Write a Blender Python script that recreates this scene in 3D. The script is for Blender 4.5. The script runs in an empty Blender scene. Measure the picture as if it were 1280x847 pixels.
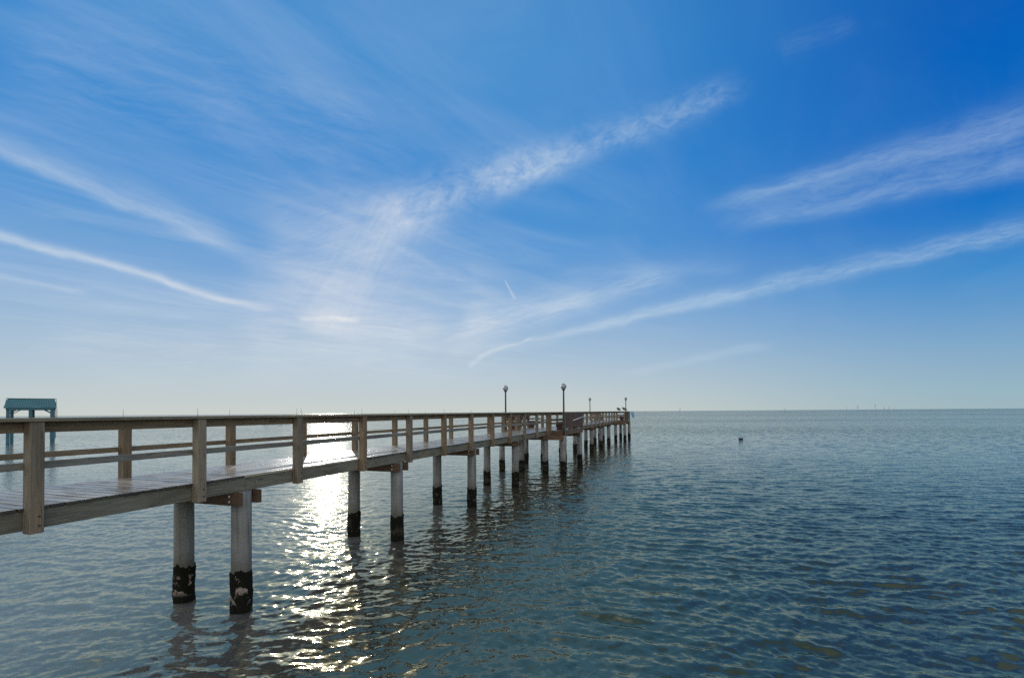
import bpy, bmesh, math, random
import numpy as np
from mathutils import Vector, Matrix
random.seed(7); rng = np.random.default_rng(11)
R = math.radians
sc = bpy.context.scene
col = sc.collection

# ------------------------------------------------------------------ constants
F = 600.0                       # focal length in photo pixels (1280 wide)
EYE = 3.50
ALPHA = math.atan(215/600)      # pier heading, right of +Y
D1 = 7.39                       # perpendicular distance to the near deck edge
W = 1.90                        # deck width
DECK = 2.403                    # deck top above the water
CAP = EYE - .035                # top of the handrail
SUN_AZ = math.atan((408-640)/600)   # right of +Y
SUN_EL = R(12.5)

def hor(x): return 513.2 - (x-800)*.0077

# ------------------------------------------------------------------ node helpers
def newmat(name):
    m = bpy.data.materials.new(name); m.use_nodes = True
    nt = m.node_tree; nt.nodes.clear()
    return m, nt
class NB:
    """tiny node builder"""
    def __init__(s, nt): s.nt = nt
    def n(s, t, **kw):
        o = s.nt.nodes.new(t)
        for k, v in kw.items(): setattr(o, k, v)
        return o
    def put(s, sock, v):
        if isinstance(v, bpy.types.NodeSocket): s.nt.links.new(v, sock)
        elif v is not None: sock.default_value = v
    def m(s, op, a, b=None, c=None, clamp=False):
        o = s.n('ShaderNodeMath', operation=op, use_clamp=clamp)
        s.put(o.inputs[0], a)
        if b is not None: s.put(o.inputs[1], b)
        if c is not None: s.put(o.inputs[2], c)
        return o.outputs[0]
    def vm(s, op, a, b=None):
        o = s.n('ShaderNodeVectorMath', operation=op)
        s.put(o.inputs[0], a)
        if b is not None: s.put(o.inputs[1], b)
        return o.outputs['Value'] if op in ('DOT_PRODUCT', 'LENGTH') else o.outputs[0]
    def xyz(s, x, y, z=0.0):
        o = s.n('ShaderNodeCombineXYZ')
        s.put(o.inputs[0], x); s.put(o.inputs[1], y); s.put(o.inputs[2], z); return o.outputs[0]
    def sep(s, v):
        o = s.n('ShaderNodeSeparateXYZ'); s.put(o.inputs[0], v); return o.outputs
    def noise(s, vec, scale=1.0, detail=3.0, rough=.5, dist=0.0):
        o = s.n('ShaderNodeTexNoise'); s.put(o.inputs['Vector'], vec)
        o.inputs['Scale'].default_value = scale; o.inputs['Detail'].default_value = detail
        o.inputs['Roughness'].default_value = rough; o.inputs['Distortion'].default_value = dist
        return o.outputs[0]
    def rng(s, v, a, b, c=0.0, d=1.0, smooth=True):
        o = s.n('ShaderNodeMapRange'); o.interpolation_type = 'SMOOTHSTEP' if smooth else 'LINEAR'
        s.put(o.inputs['Value'], v)
        o.inputs['From Min'].default_value = a; o.inputs['From Max'].default_value = b
        o.inputs['To Min'].default_value = c; o.inputs['To Max'].default_value = d
        return o.outputs[0]
    def mix(s, f, a, b, mode='MIX'):
        o = s.n('ShaderNodeMix', data_type='RGBA', blend_type=mode)
        s.put(o.inputs[0], f); s.put(o.inputs[6], a); s.put(o.inputs[7], b); return o.outputs[2]
    def ramp(s, f, stops):
        o = s.n('ShaderNodeValToRGB'); s.put(o.inputs[0], f)
        e = o.color_ramp.elements
        while len(e) < len(stops): e.new(.5)
        for i, (p, c) in enumerate(stops):
            e[i].position = p; e[i].color = (c[0], c[1], c[2], 1)
        return o.outputs[0]
def rgb(r, g, b): return (r, g, b, 1.0)

# ------------------------------------------------------------------ materials
def wood(name, dark, light, rough=.75, stain=(.05,.04,.03), wet=0.0, knots=True, bump=.35):
    m, nt = newmat(name); b = NB(nt)
    uv = b.n('ShaderNodeUVMap').outputs[0]
    rnd = b.n('ShaderNodeObjectInfo').outputs['Random']
    s = b.sep(uv)
    u = b.m('ADD', s[0], b.m('MULTIPLY', rnd, 37.0))
    v = s[1]
    bend = b.m('MULTIPLY', b.noise(b.xyz(b.m('MULTIPLY', u, 1.6), b.m('MULTIPLY', v, 6.0)), 1, 2), .03)
    v2 = b.m('ADD', v, bend)
    grain = b.noise(b.xyz(b.m('MULTIPLY', u, 2.2), b.m('MULTIPLY', v2, 70.0)), 1, 4, .6)
    fine = b.noise(b.xyz(b.m('MULTIPLY', u, 9.0), b.m('MULTIPLY', v2, 260.0)), 1, 3, .6)
    blot = b.noise(b.xyz(b.m('MULTIPLY', u, 1.3), b.m('MULTIPLY', v, 5.0), 3.1), 1, 4, .55)
    g = b.rng(b.m('ADD', b.m('MULTIPLY', grain, .6), b.m('MULTIPLY', fine, .4)), .3, .68)
    c = b.mix(g, rgb(*dark), rgb(*light))
    c = b.mix(b.rng(blot, .45, .75, 0, .55), c, rgb(*[x*.55+y*.45 for x, y in zip(stain, dark)]))
    warm = b.noise(b.xyz(b.m('MULTIPLY', u, .9), b.m('MULTIPLY', v, 3.0), 9.7), 1, 3, .5)
    c = b.mix(b.rng(warm, .5, .75, 0, .5), c, rgb(light[0]*1.08, light[1]*.86, light[2]*.66))
    # drying checks: thin dark splits along the grain
    chk = b.noise(b.xyz(b.m('MULTIPLY', u, 1.1), b.m('MULTIPLY', v2, 48.0), 5.5), 1, 1, .4)
    crack = b.rng(b.m('ABSOLUTE', b.m('SUBTRACT', chk, .5)), .004, .016, 1, 0)
    crack = b.m('MULTIPLY', crack, b.rng(b.noise(b.xyz(b.m('MULTIPLY', u, 1.5), b.m('MULTIPLY', v, 9.0), 8.0), 1, 1), .5, .6))
    c = b.mix(b.m('MULTIPLY', crack, .8), c, rgb(.015, .012, .01))
    if knots:
        vo = b.n('ShaderNodeTexVoronoi'); vo.feature = 'F1'
        b.put(vo.inputs['Vector'], b.xyz(b.m('MULTIPLY', u, 1.9), b.m('MULTIPLY', v, 6.5)))
        vo.inputs['Scale'].default_value = 1.0
        k = b.rng(vo.outputs['Distance'], .05, .16, 1, 0)
        c = b.mix(b.m('MULTIPLY', k, .7), c, rgb(dark[0]*.45, dark[1]*.33, dark[2]*.25))
    tone = b.n('ShaderNodeAttribute', attribute_name='tone').outputs['Fac']
    c = b.mix(1.0, c, b.xyz(tone, tone, tone), 'MULTIPLY')
    p = b.n('ShaderNodeBsdfPrincipled'); b.put(p.inputs['Base Color'], c)
    rr = b.m('ADD', b.m('MULTIPLY', g, .12), rough-.06)
    if wet:
        wv = b.noise(b.xyz(b.m('MULTIPLY', u, 2.0), b.m('MULTIPLY', v, 3.0), 2.2), 1, 3)
        rr = b.mix(b.rng(wv, .48, .7, 0, 1), b.xyz(wet, wet, wet), b.xyz(rough, rough, rough))
        rr = b.sep(rr)[0]
    b.put(p.inputs['Roughness'], rr)
    if wet: p.inputs['Specular IOR Level'].default_value = .9
    bp = b.n('ShaderNodeBump'); bp.inputs['Strength'].default_value = bump; bp.inputs['Distance'].default_value = .004
    b.put(bp.inputs['Height'], b.m('SUBTRACT', b.m('ADD', grain, b.m('MULTIPLY', fine, .4)), b.m('MULTIPLY', crack, 1.2)))
    b.put(p.inputs['Normal'], bp.outputs[0])
    o = b.n('ShaderNodeOutputMaterial'); b.put(o.inputs[0], p.outputs[0])
    return m
def plain(name, c, rough=.5, metal=0.0, var=.15, scale=6.0, c2=None, trans=0):
    m, nt = newmat(name); b = NB(nt)
    tc = b.n('ShaderNodeTexCoord').outputs['Object']
    n = b.noise(tc, scale, 4, .6)
    c2 = c2 or tuple(x*(1-var*2.2) for x in c)
    cc = b.mix(b.rng(n, .35, .7), rgb(*c), rgb(*c2))
    p = b.n('ShaderNodeBsdfPrincipled'); b.put(p.inputs['Base Color'], cc)
    p.inputs['Roughness'].default_value = rough; p.inputs['Metallic'].default_value = metal
    if trans: p.inputs['Subsurface Weight'].default_value = trans; p.inputs['Subsurface Radius'].default_value = (.1,.1,.1)
    bp = b.n('ShaderNodeBump'); bp.inputs['Strength'].default_value = .2; bp.inputs['Distance'].default_value = .01
    b.put(bp.inputs['Height'], n); b.put(p.inputs['Normal'], bp.outputs[0])
    o = b.n('ShaderNodeOutputMaterial'); b.put(o.inputs[0], p.outputs[0])
    return m

M = {}
M['post'] = wood('post_wood', (.120,.088,.050), (.29,.220,.130), .7)
M['postb'] = wood('post_wood_grey', (.145,.122,.080), (.32,.275,.195), .72)
M['rail'] = wood('rail_wood', (.125,.098,.058), (.29,.235,.145), .7)
M['midrail'] = wood('mid_rail_wood', (.125,.128,.105), (.28,.285,.24), .7)
M['cap'] = wood('cap_wood', (.17,.155,.10), (.33,.30,.20), .65)
M['stringer'] = wood('stringer_wood', (.11,.108,.078), (.265,.26,.195), .72)
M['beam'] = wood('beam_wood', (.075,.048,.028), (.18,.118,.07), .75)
M['deck'] = wood('deck_wood', (.34,.285,.19), (.60,.53,.40), .55, wet=.25, knots=False, bump=.25)
M['bench'] = wood('bench_wood', (.06,.035,.025), (.15,.085,.055), .7)
M['steel'] = plain('galvanised_steel', (.5,.5,.5), .4, .9, .1, 30)
M['nail'] = plain('rusty_nail', (.10,.08,.07), .6, .6, .1, 30)
M['pole'] = plain('dark_green_paint', (.022,.035,.022), .4, 0, .1, 8)
M['globe'] = plain('frosted_globe', (.36,.38,.37), .25, 0, .12, 9)
M['white'] = plain('white_plastic', (.75,.75,.75), .35, 0, .05, 5)
M['teal'] = plain('teal_paint', (.03,.14,.185), .5, 0, .15, 2)
M['tealroof'] = plain('teal_roof', (.05,.17,.18), .55, 0, .12, 1.5)
M['blue'] = plain('pale_blue_cloth', (.22,.55,.72), .8, 0, .1, 6)
M['bird'] = plain('dark_feathers', (.02,.018,.016), .7, 0, .2, 14)
M['beak'] = plain('beak_horn', (.25,.18,.08), .5, 0, .1, 14)
M['gull'] = plain('grey_feathers', (.10,.10,.10), .7, 0, .2, 14)
M['stone'] = plain('wet_black_stone', (.04,.04,.04), .45, 0, .2, 3)
M['conc'] = plain('hazed_concrete', (.72,.76,.78), .8, 0, .05, .1)  # distance haze put into the colour so the far towers fade

def pile_mat():
    m, nt = newmat('piling_concrete'); b = NB(nt)
    g = b.n('ShaderNodeNewGeometry').outputs['Position']; z = b.sep(g)[2]
    n = b.noise(g, 3.0, 5, .6); n2 = b.noise(b.vm('MULTIPLY', g, (14, 14, 1.0)), 1, 4, .6)
    c = b.mix(b.rng(n, .3, .7), rgb(.27,.275,.25), rgb(.20,.205,.185))
    c = b.mix(b.rng(n2, .45, .7, 0, .75), c, rgb(.10,.105,.09))
    n3 = b.noise(b.vm('MULTIPLY', g, (26, 26, .5)), 1, 5, .7)
    c = b.mix(b.rng(n3, .55, .72, 0, .5), c, rgb(.33,.34,.32))
    # tide stain creeping up from the growth line
    st = b.rng(b.m('ADD', z, b.m('MULTIPLY', n2, .35)), .78, 1.25, 1, 0)
    c = b.mix(b.m('MULTIPLY', st, .75), c, rgb(.08,.07,.04))
    p = b.n('ShaderNodeBsdfPrincipled'); b.put(p.inputs['Base Color'], c); p.inputs['Roughness'].default_value = .55
    bp = b.n('ShaderNodeBump'); bp.inputs['Strength'].default_value = .3; bp.inputs['Distance'].default_value = .01
    b.put(bp.inputs['Height'], n); b.put(p.inputs['Normal'], bp.outputs[0])
    o = b.n('ShaderNodeOutputMaterial'); b.put(o.inputs[0], p.outputs[0]); return m
def crust_mat(name='barnacle_crust', pal=1.0):
    m, nt = newmat(name); b = NB(nt)
    g = b.n('ShaderNodeNewGeometry').outputs['Position']; z = b.sep(g)[2]
    n = b.noise(g, 30.0, 5, .7); big = b.noise(b.vm('ADD', g, (3.3, 1.1, .6)), 5.2, 3, .6, .4)
    vo = b.n('ShaderNodeTexVoronoi'); b.put(vo.inputs['Vector'], g); vo.inputs['Scale'].default_value = 55
    c = b.mix(b.rng(n, .35, .7), rgb(.006,.007,.004), rgb(.016,.015,.009))
    zone = b.m('MULTIPLY', b.rng(z, .10, .2), b.rng(z, .42, .55, 1, 0))
    patch = b.m('MULTIPLY', b.m('MULTIPLY', b.rng(big, .515, .55), zone), pal)
    pale = b.mix(b.rng(vo.outputs['Distance'], .1, .6), rgb(.46,.40,.34), rgb(.26,.21,.17))
    c = b.mix(patch, c, pale)
    p = b.n('ShaderNodeBsdfPrincipled'); b.put(p.inputs['Base Color'], c)
    p.inputs['Roughness'].default_value = .85; p.inputs['Specular IOR Level'].default_value = .15
    bp = b.n('ShaderNodeBump'); bp.inputs['Strength'].default_value = .9; bp.inputs['Distance'].default_value = .02
    b.put(bp.inputs['Height'], b.m('ADD', n, b.m('MULTIPLY', patch, .8))); b.put(p.inputs['Normal'], bp.outputs[0])
    o = b.n('ShaderNodeOutputMaterial'); b.put(o.inputs[0], p.outputs[0]); return m
M['pile'] = pile_mat(); M['crust'] = crust_mat(); M['weed'] = crust_mat('dark_weed_crust', .12)

# ------------------------------------------------------------------ mesh builder
class MB:
    def __init__(s): s.v = []; s.f = []; s.uv = []; s.t = []
    def box(s, x0, x1, y0, y1, z0, z1, axis=None, tone=None, rot=None, end=.8, side=None):
        """axis = grain direction 0,1,2. rot = Matrix applied about the box centre."""
        d = (x1-x0, y1-y0, z1-z0)
        if axis is None: axis = d.index(max(d))
        o1, o2 = [a for a in (0,1,2) if a != axis]
        tone = random.uniform(.85, 1.12) if tone is None else tone
        uo, vo = random.uniform(0, 40), random.uniform(0, 9)
        c = Vector(((x0+x1)/2, (y0+y1)/2, (z0+z1)/2))
        P = [Vector((x, y, z)) for x in (x0,x1) for y in (y0,y1) for z in (z0,z1)]
        b = len(s.v)
        faces = [((0,1,3,2),0), ((4,6,7,5),0), ((0,4,5,1),1), ((2,3,7,6),1), ((0,2,6,4),2), ((1,5,7,3),2)]
        for fi, (f, na) in enumerate(faces):
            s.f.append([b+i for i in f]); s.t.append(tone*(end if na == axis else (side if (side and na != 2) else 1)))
            for i in f:
                p = P[i]
                if na == axis: s.uv.append((uo + p[o1]*.3, vo + p[o2] + 5))
                else:
                    oth = o2 if na == o1 else o1
                    s.uv.append((uo + p[axis], vo + p[oth] + fi*1.7))
        for p in P: s.v.append(tuple(c + rot @ (p-c)) if rot is not None else tuple(p))
    def tube(s, pts, rads, seg=12, cap=True, tone=1.0):
        b = len(s.v); n = len(pts)
        for k, (p, r) in enumerate(zip(pts, rads)):
            p = Vector(p); a = Vector(pts[min(k+1, n-1)]) - Vector(pts[max(k-1, 0)])
            a.normalize()
            u = a.cross(Vector((0,0,1)) if abs(a.z) < .9 else Vector((1,0,0))).normalized(); w = a.cross(u)
            for j in range(seg):
                th = 2*math.pi*j/seg
                s.v.append(tuple(p + r*(math.cos(th)*u + math.sin(th)*w)))
        for k in range(n-1):
            for j in range(seg):
                j2 = (j+1) % seg
                s.f.append([b+k*seg+j, b+k*seg+j2, b+(k+1)*seg+j2, b+(k+1)*seg+j]); s.t.append(tone)
                s.uv += [(k*.3, j*.05), (k*.3, j*.05+.05), (k*.3+.3, j*.05+.05), (k*.3+.3, j*.05)]
        if cap:
            s.f.append([b+j for j in range(seg)]); s.t.append(tone); s.uv += [(0, 0)]*seg
            s.f.append([b+(n-1)*seg+j for j in reversed(range(seg))]); s.t.append(tone); s.uv += [(0, 0)]*seg
    def build(s, name, mat, parent=None, smooth=False, bevel=0.0):
        me = bpy.data.meshes.new(name); me.from_pydata(s.v, [], s.f)
        uv = me.uv_layers.new(name='UVMap'); uv.data.foreach_set('uv', [c for p in s.uv for c in p])
        at = me.attributes.new('tone', 'FLOAT', 'FACE'); at.data.foreach_set('value', s.t)
        bm = bmesh.new(); bm.from_mesh(me); bmesh.ops.recalc_face_normals(bm, faces=bm.faces); bm.to_mesh(me); bm.free()
        me.materials.append(mat)
        if smooth: me.polygons.foreach_set('use_smooth', [True]*len(me.polygons))
        o = bpy.data.objects.new(name, me); col.objects.link(o)
        if parent: o.parent = parent
        if bevel:
            md = o.modifiers.new('edge', 'BEVEL'); md.width = bevel; md.segments = 2; md.limit_method = 'ANGLE'
        return o
def empty(name, loc=(0,0,0), rz=0):
    o = bpy.data.objects.new(name, None); col.objects.link(o); o.location = loc; o.rotation_euler = (0,0,rz)
    o.empty_display_size = .3; return o
def tag(o, label=None, cat=None, group=None, kind=None):
    if label: o['label'] = label
    if cat: o['category'] = cat
    if group: o['group'] = group
    if kind: o['kind'] = kind
    return o
def copy_child(src, parent, name=None):
    c = src.copy(); col.objects.link(c); c.parent = parent
    for ch in list(src.children): copy_child(ch, c)
    return c

# ------------------------------------------------------------------ the pier
# local frame: +Y along the pier, -X away from the camera side; x_local = -(D1+w)
pier = empty('pier', (0,0,0), -ALPHA)
tag(pier, 'long weathered wooden pier on round pale pilings running out over the water', 'pier')
def wx(w): return -(D1+w)
def pier_pt(t, w, z=0): return Vector((math.cos(-ALPHA)*wx(w) - math.sin(-ALPHA)*t, math.sin(-ALPHA)*wx(w) + math.cos(-ALPHA)*t, z))
T0, T1 = -4.9, 61.5
B1 = (26.8, 31.9); B2 = (56.3, 61.5); OUT = 1.0       # bump-outs, both sides
PH = .038                                            # plank thickness

# deck: cross planks, with one bay of boards laid lengthwise
def planks(mb, t0, t1, w0, w1):
    t = t0
    while t < t1-.05:
        e = random.uniform(-.012, .012)
        tt = random.uniform(.6, 1.2)
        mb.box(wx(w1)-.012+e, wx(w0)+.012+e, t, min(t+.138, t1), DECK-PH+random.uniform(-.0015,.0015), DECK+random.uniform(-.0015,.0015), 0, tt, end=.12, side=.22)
        t += .156
mb = MB(); planks(mb, T0, 6.45, -.01, W+.01); mb.build('deck', M['deck'], pier, bevel=.004)
mb = MB(); w = -.01
for wd in (.235,.235,.235,.235,.235,.14,.14,.14,.14,.14):
    mb.box(wx(w+wd-.006), wx(w), 6.46, 9.62, DECK-PH, DECK+random.uniform(-.001,.002), 1, random.uniform(.85,1.15)); w += wd + (.012 if abs(w-1.17)<.06 else .0)
o = mb.build('deck', M['deck'], pier, bevel=.004); o['label'] = 'bay of deck boards laid lengthwise'
mb = MB(); planks(mb, 9.63, B1[0], -.01, W+.01); planks(mb, B1[0], B1[1], -OUT, W+OUT)
planks(mb, B1[1], B2[0], -.01, W+.01); planks(mb, B2[0], B2[1], -OUT, W+OUT); mb.build('deck', M['deck'], pier, bevel=0)

# bents
bents = [-3.41, 1.54, 6.49, 11.44, 16.38, 21.3, 26.5, 31.05, 36.04, 40.99, 45.9, 50.85, 56.4, 61.0]
ZB = DECK-PH-.235      # underside of the stringers
# stringers: one board per bay, outer near / outer far / two inner
def stringer(t0, t1, w, th=.045, z1=DECK-PH-.003, z0=None, mat='stringer', tone=None):
    mb = MB(); mb.box(wx(w+th), wx(w), t0+.004, t1-.004, ZB if z0 is None else z0, z1, 1, tone)
    return mb.build('stringer', M[mat], pier, bevel=.004)
bb = [T0] + bents[1:-1] + [T1]
for a, b_ in zip(bb[:-1], bb[1:]):
    stringer(a, b_, .012); stringer(a, b_, W-.057)
mb = MB()
for w in (.62, 1.24):
    mb.box(wx(w+.045), wx(w), T0, T1, ZB, DECK-PH-.004, 1)
mb.build('joist', M['beam'], pier)
for i in range(1, 8):
    st_ = [o for o in pier.children if o.name.startswith('stringer')][2*(i-1)]
    mb = MB(); mb.tube([(wx(.012), bents[i]+.22, ZB+.13), (wx(-.006), bents[i]+.22, ZB+.13)], [.016,.014], 8); mb.build('bolt', M['steel'], st_)
# bump-out framing
for (a, b_) in (B1, B2):
    for w in (-OUT+.012, W+OUT-.057):
        stringer(a+.05, b_-.05, w, mat='beam')
    for (w0, w1) in ((-OUT+.012, -.03), (W+.03, W+OUT-.012)):
        for t in (a, b_-.045):
            mb = MB(); mb.box(wx(w1), wx(w0), t, t+.045, ZB, DECK-PH-.003, 0); mb.build('rim_board', M['beam'], pier, bevel=.004)
# cap beams (a pair per bent, sandwiching the piling heads) with bolt heads
PR = .166
def piling_mesh():
    mb = MB(); mb.tube([(0,0,-1.6), (0,0,.8), (0,0,1.6), (0,0,ZB-.004)], [PR, PR, PR*.99, PR*.985], 28)
    return mb
def crust_mesh(seed):
    r = random.Random(seed); mb = MB(); seg = 36; nz = 30
    z1 = .68 + r.uniform(-.03,.03); ph = [r.uniform(0,6.28) for _ in range(6)]
    b = 0
    for k in range(nz+1):
        for j in range(seg):
            th = 2*math.pi*j/seg
            top = z1 + .03*math.sin(2*th+ph[0]) + .02*math.sin(5*th+ph[1]) + .018*math.sin(11*th+ph[3]) + r.uniform(-.012,.012)
            z = -1.59 + (top+1.59)*(1-(1-k/nz)**1.6)
            rr = PR + .010 + .008*math.sin(3*th+ph[2]+z*9) + r.uniform(-.006,.010)
            if k == nz: rr = PR+.001
            mb.v.append((rr*math.cos(th), rr*math.sin(th), z))
    for k in range(nz):
        for j in range(seg):
            j2 = (j+1) % seg
            mb.f.append([k*seg+j, k*seg+j2, (k+1)*seg+j2, (k+1)*seg+j]); mb.t.append(1); mb.uv += [(0,0)]*4
    return mb
pile0 = piling_mesh().build('piling', M['pile'], pier, smooth=True)
for p in pile0.data.polygons:
    if len(p.vertices) > 4: p.use_smooth = False
plain_crusts = [crust_mesh(10+i).build('algae_crust', M['weed'], pile0, smooth=True) for i in range(3)]
crusts = [crust_mesh(i).build('algae_crust', M['crust'], pile0, smooth=True) for i in range(4)]
first = True
def pile(t, w):
    global first, pile0
    if first:
        p = pile0; first = False
        for c in crusts[1:]+plain_crusts: c.parent = None
    else:
        p = pile0.copy(); col.objects.link(p); p.parent = pier
        c = random.choice(crusts if t < 8 else plain_crusts).copy(); col.objects.link(c); c.parent = p
        c.rotation_euler = (0, 0, random.uniform(0, 6.28))
    p.location = (wx(w), t, 0); p.rotation_euler = (random.gauss(0,.004), random.gauss(0,.004), random.uniform(0,6.28) if p is not pile0 else 0)
for i, t in enumerate(bents):
    ws = [.10, W-.36]
    if i in (6, 7, 12, 13): ws += [-OUT+.06, W+OUT-.15]
    for w in ws: pile(t, w)
    wa, wb = (-OUT-.02, W+OUT+.02) if i in (6,7,12,13) else (-.12, W+.02)
    for s in (-1, 1):
        y0 = t + s*(PR+.032) - .03
        mb = MB(); mb.box(wx(wb), wx(wa), y0-.003, y0+.063, ZB-.238, ZB-.004, 0); bm_ = mb.build('cross_beam', M['beam'], pier, bevel=.005)
        for dz in (-.07, -.165):
            yy = y0+.03+s*.033
            mb = MB(); mb.tube([(wx(ws[0]), yy, ZB+dz), (wx(ws[0]), yy+s*.02, ZB+dz)], [.02,.02], 8)
            mb.build('bolt', M['steel'], bm_)
for c in crusts[1:]+plain_crusts: bpy.data.objects.remove(c)

# posts
PS = .14
def post_mesh(h0, h1, sx=PS, sy=PS):
    mb = MB(); mb.box(-sx/2, sx/2, -sy/2, sy/2, h0, h1, 2, random.uniform(.9,1.1)); return mb
postv = {}
def spike(parent, x, y, z, n=1):
    mb = MB()
    for k in range(n):
        lx = random.uniform(-.006,.006)
        mb.tube([(x, y+k*.11, z), (x+lx, y+k*.11+lx, z+.14)], [.0035,.0015], 5)
    return mb.build('spike', M['nail'], parent)
def post(t, w, near, mat='post', deep=True, spikes=1, wide=PS):
    z0 = ZB-.03 if deep else DECK-PH
    mb = MB(); mb.box(wx(w)-wide/2, wx(w)+wide/2, t-PS/2, t+PS/2, z0, CAP-.042, 2, random.uniform(.85,1.12))
    p = mb.build('post', M[mat], pier, bevel=.006)
    if near and t < 18:
        for dz in (.06, .17):
            xo = wx(w)+wide/2
            mb = MB(); mb.tube([(xo-.001, t+.02, ZB+dz), (xo+.012, t+.02, ZB+dz)], [.013,.011], 8); mb.build('bolt', M['nail'], p)
    if t < 26: spike(p, wx(w), t-.03, CAP-.002, spikes)
    return p
def run(kind, pa, pb, za, zb, th, mat, side=0, tone=None):
    """a straight board from (t,w) pa to pb in plan, axis aligned, thickness th centred"""
    (ta, wa), (tb, wb_) = pa, pb
    mb = MB()
    if abs(ta-tb) > abs(wa-wb_): mb.box(wx(wa)-th/2, wx(wa)+th/2, min(ta,tb)+.002, max(ta,tb)-.002, za, zb, 1, tone)
    else: mb.box(wx(max(wa,wb_))+.002, wx(min(wa,wb_))-.002, ta-th/2, ta+th/2, za, zb, 0, tone)
    return mb.build(kind, M[mat], pier, bevel=.004)
ZC = CAP-.038      # underside of cap
NP = (-.072)       # near posts stand outside the stringer
step = 2.08
ts = [3.58 + step*i for i in range(-4, 28)]
near_t = [t for t in ts if T0 < t < B1[0]-.3]
mid_t = [B1[1]+.07+ (B2[0]-B1[1])*k/12 for k in range(0, 13)]
for i, t in enumerate(near_t):
    post(t-.10, NP, True, random.choice(['post','postb']) if i != 4 else 'postb', spikes=2 if i % 3 == 0 else 1)
    post(t-.03, W-.075, False, 'post', deep=False)
for t in mid_t[:-1]:
    post(t, NP, True, 'postb'); post(t, W-.075, False, 'post', deep=False)
def rails(t0, t1, w_near, w_far, seglen):
    n = max(1, round((t1-t0)/seglen)); e = [t0+(t1-t0)*k/n for k in range(n+1)]
    for a, b_ in zip(e[:-1], e[1:]):
        # near side: boards on the walkway face of the posts, cap across the post tops
        run('handrail', (a, w_near+.0), (b_, w_near+.0), ZC, CAP, .19, 'cap')
        run('top_rail', (a, w_near+.093), (b_, w_near+.093), ZC-.135, ZC-.004, .04, 'rail')
        run('mid_rail', (a, w_near+.093), (b_, w_near+.093), DECK+.447, DECK+.536, .04, 'midrail')
        run('handrail', (a, w_far), (b_, w_far), ZC, CAP, .19, 'cap')
        run('top_rail', (a, w_far+.093), (b_, w_far+.093), ZC-.135, ZC-.004, .04, 'rail')
        run('mid_rail', (a, w_far+.093), (b_, w_far+.093), DECK+.447, DECK+.536, .04, 'rail')
NPW, FPW = NP+.0, W-.075
rails(near_t[0]-.07, B1[0]-.07, NPW, FPW, 4.16)
rails(B1[1]+.0, B2[0]-.07, NPW, FPW, 4.2)
# bump-out railings
def bump(a, b_, near, end=False):
    w_in, w_out = (NP, -OUT+.07) if near else (W-.075, W+OUT-.07)
    s = -1 if near else 1
    # corner and middle posts on the outer line, and where the line leaves the walkway
    outer_t = [a+.07, (a+b_)/2-.8, (a+b_)/2+.8, b_-.07]
    for t in outer_t: post(t, w_out, near, 'post')
    post(a, w_in, near, 'post', wide=.19)
    if not end: post(b_, w_in, near, 'post')
    sides = [a+.07] + ([b_-.07])
    for t in sides:
        run('handrail', (t, w_in-s*0+s*.1), (t, w_out-s*.1), ZC, CAP, .19, 'cap')
        for za, zb in ((ZC-.135, ZC-.004), (DECK+.56, DECK+.65), (DECK+.36, DECK+.45)):
            run('side_rail', (t+(.09 if t < (a+b_)/2 else -.09), w_in+s*.07), (t+(.09 if t < (a+b_)/2 else -.09), w_out-s*.07), za, zb, .04, 'bench')
    run('handrail', (a-.02, w_out), (b_+.02, w_out), ZC-.001, CAP-.001, .19, 'cap')
    run('top_rail', (a, w_out-s*.093), (b_, w_out-s*.093), ZC-.135, ZC-.004, .04, 'rail')
    if not near:
        for za in (DECK+.78, DECK+.62):
            run('mid_rail', (a, w_out-s*.093), (b_, w_out-s*.093), za-.045, za+.045, .04, 'bench')
    else:
        # vertical slats closing the outer side
        mb = MB(); t = a+.16; k = 0
        while t < b_-.2:
            if k not in (9,):
                mb.box(wx(w_out)+s*-.072-.012, wx(w_out)+s*-.072+.012, t, t+.13, DECK+.12, ZC-.006, 2, random.uniform(.8,1.2))
            t += .165; k += 1
        mb.build('slat_panel', M['bench'], pier)
bump(*B1, True); bump(*B1, False); bump(*B2, True, True); bump(*B2, False, True)
# the pier's far end rail
run('handrail', (T1-.07, 0), (T1-.07, W), ZC, CAP, .19, 'cap')
for za, zb in ((ZC-.135, ZC-.004), (DECK+.447, DECK+.536), (DECK+.2, DECK+.29)):
    run('end_rail', (T1-.16, 0), (T1-.16, W), za, zb, .04, 'bench')
for w in (W/2,): post(T1-.07, w, False, 'post')

# ------------------------------------------------------------------ benches
def make_bench(L):
    b = empty('bench')
    mb = MB()
    for k in range(4): mb.box(-.22+k*.112, -.22+k*.112+.102, -L/2, L/2, .44, .475, 1)
    mb.build('seat', M['bench'], b)
    mb = MB()
    for k in range(2): mb.box(.225, .25, -L/2+.02, L/2-.02, .30-k*.12, .41-k*.12, 1)
    mb.build('apron', M['bench'], b)
    mb = MB()
    for k in range(3): mb.box(-.262-k*.014, -.237-k*.014, -L/2, L/2, .53+k*.125, .625+k*.125, 1)
    mb.build('backrest', M['bench'], b)
    for y in (-L/2+.1, L/2-.1):
        mb = MB(); mb.box(-.2, .2, y-.04, y+.04, 0, .435, 2); mb.build('leg', M['bench'], b)
    return b
def place_bench(t, w, faces_far, L, label, bench=None):
    b = bench or make_bench(L)
    b.location = pier_pt(t, w, DECK+.002); b.rotation_euler = (0, 0, -ALPHA + (math.pi if faces_far else 0))
    tag(b, label, 'bench', 'slatted benches on the pier platforms'); return b
place_bench((B1[0]+B1[1])/2+.1, -.55, True, 4.2, 'dark wooden bench inside the slatted near side platform halfway along the pier')
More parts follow.
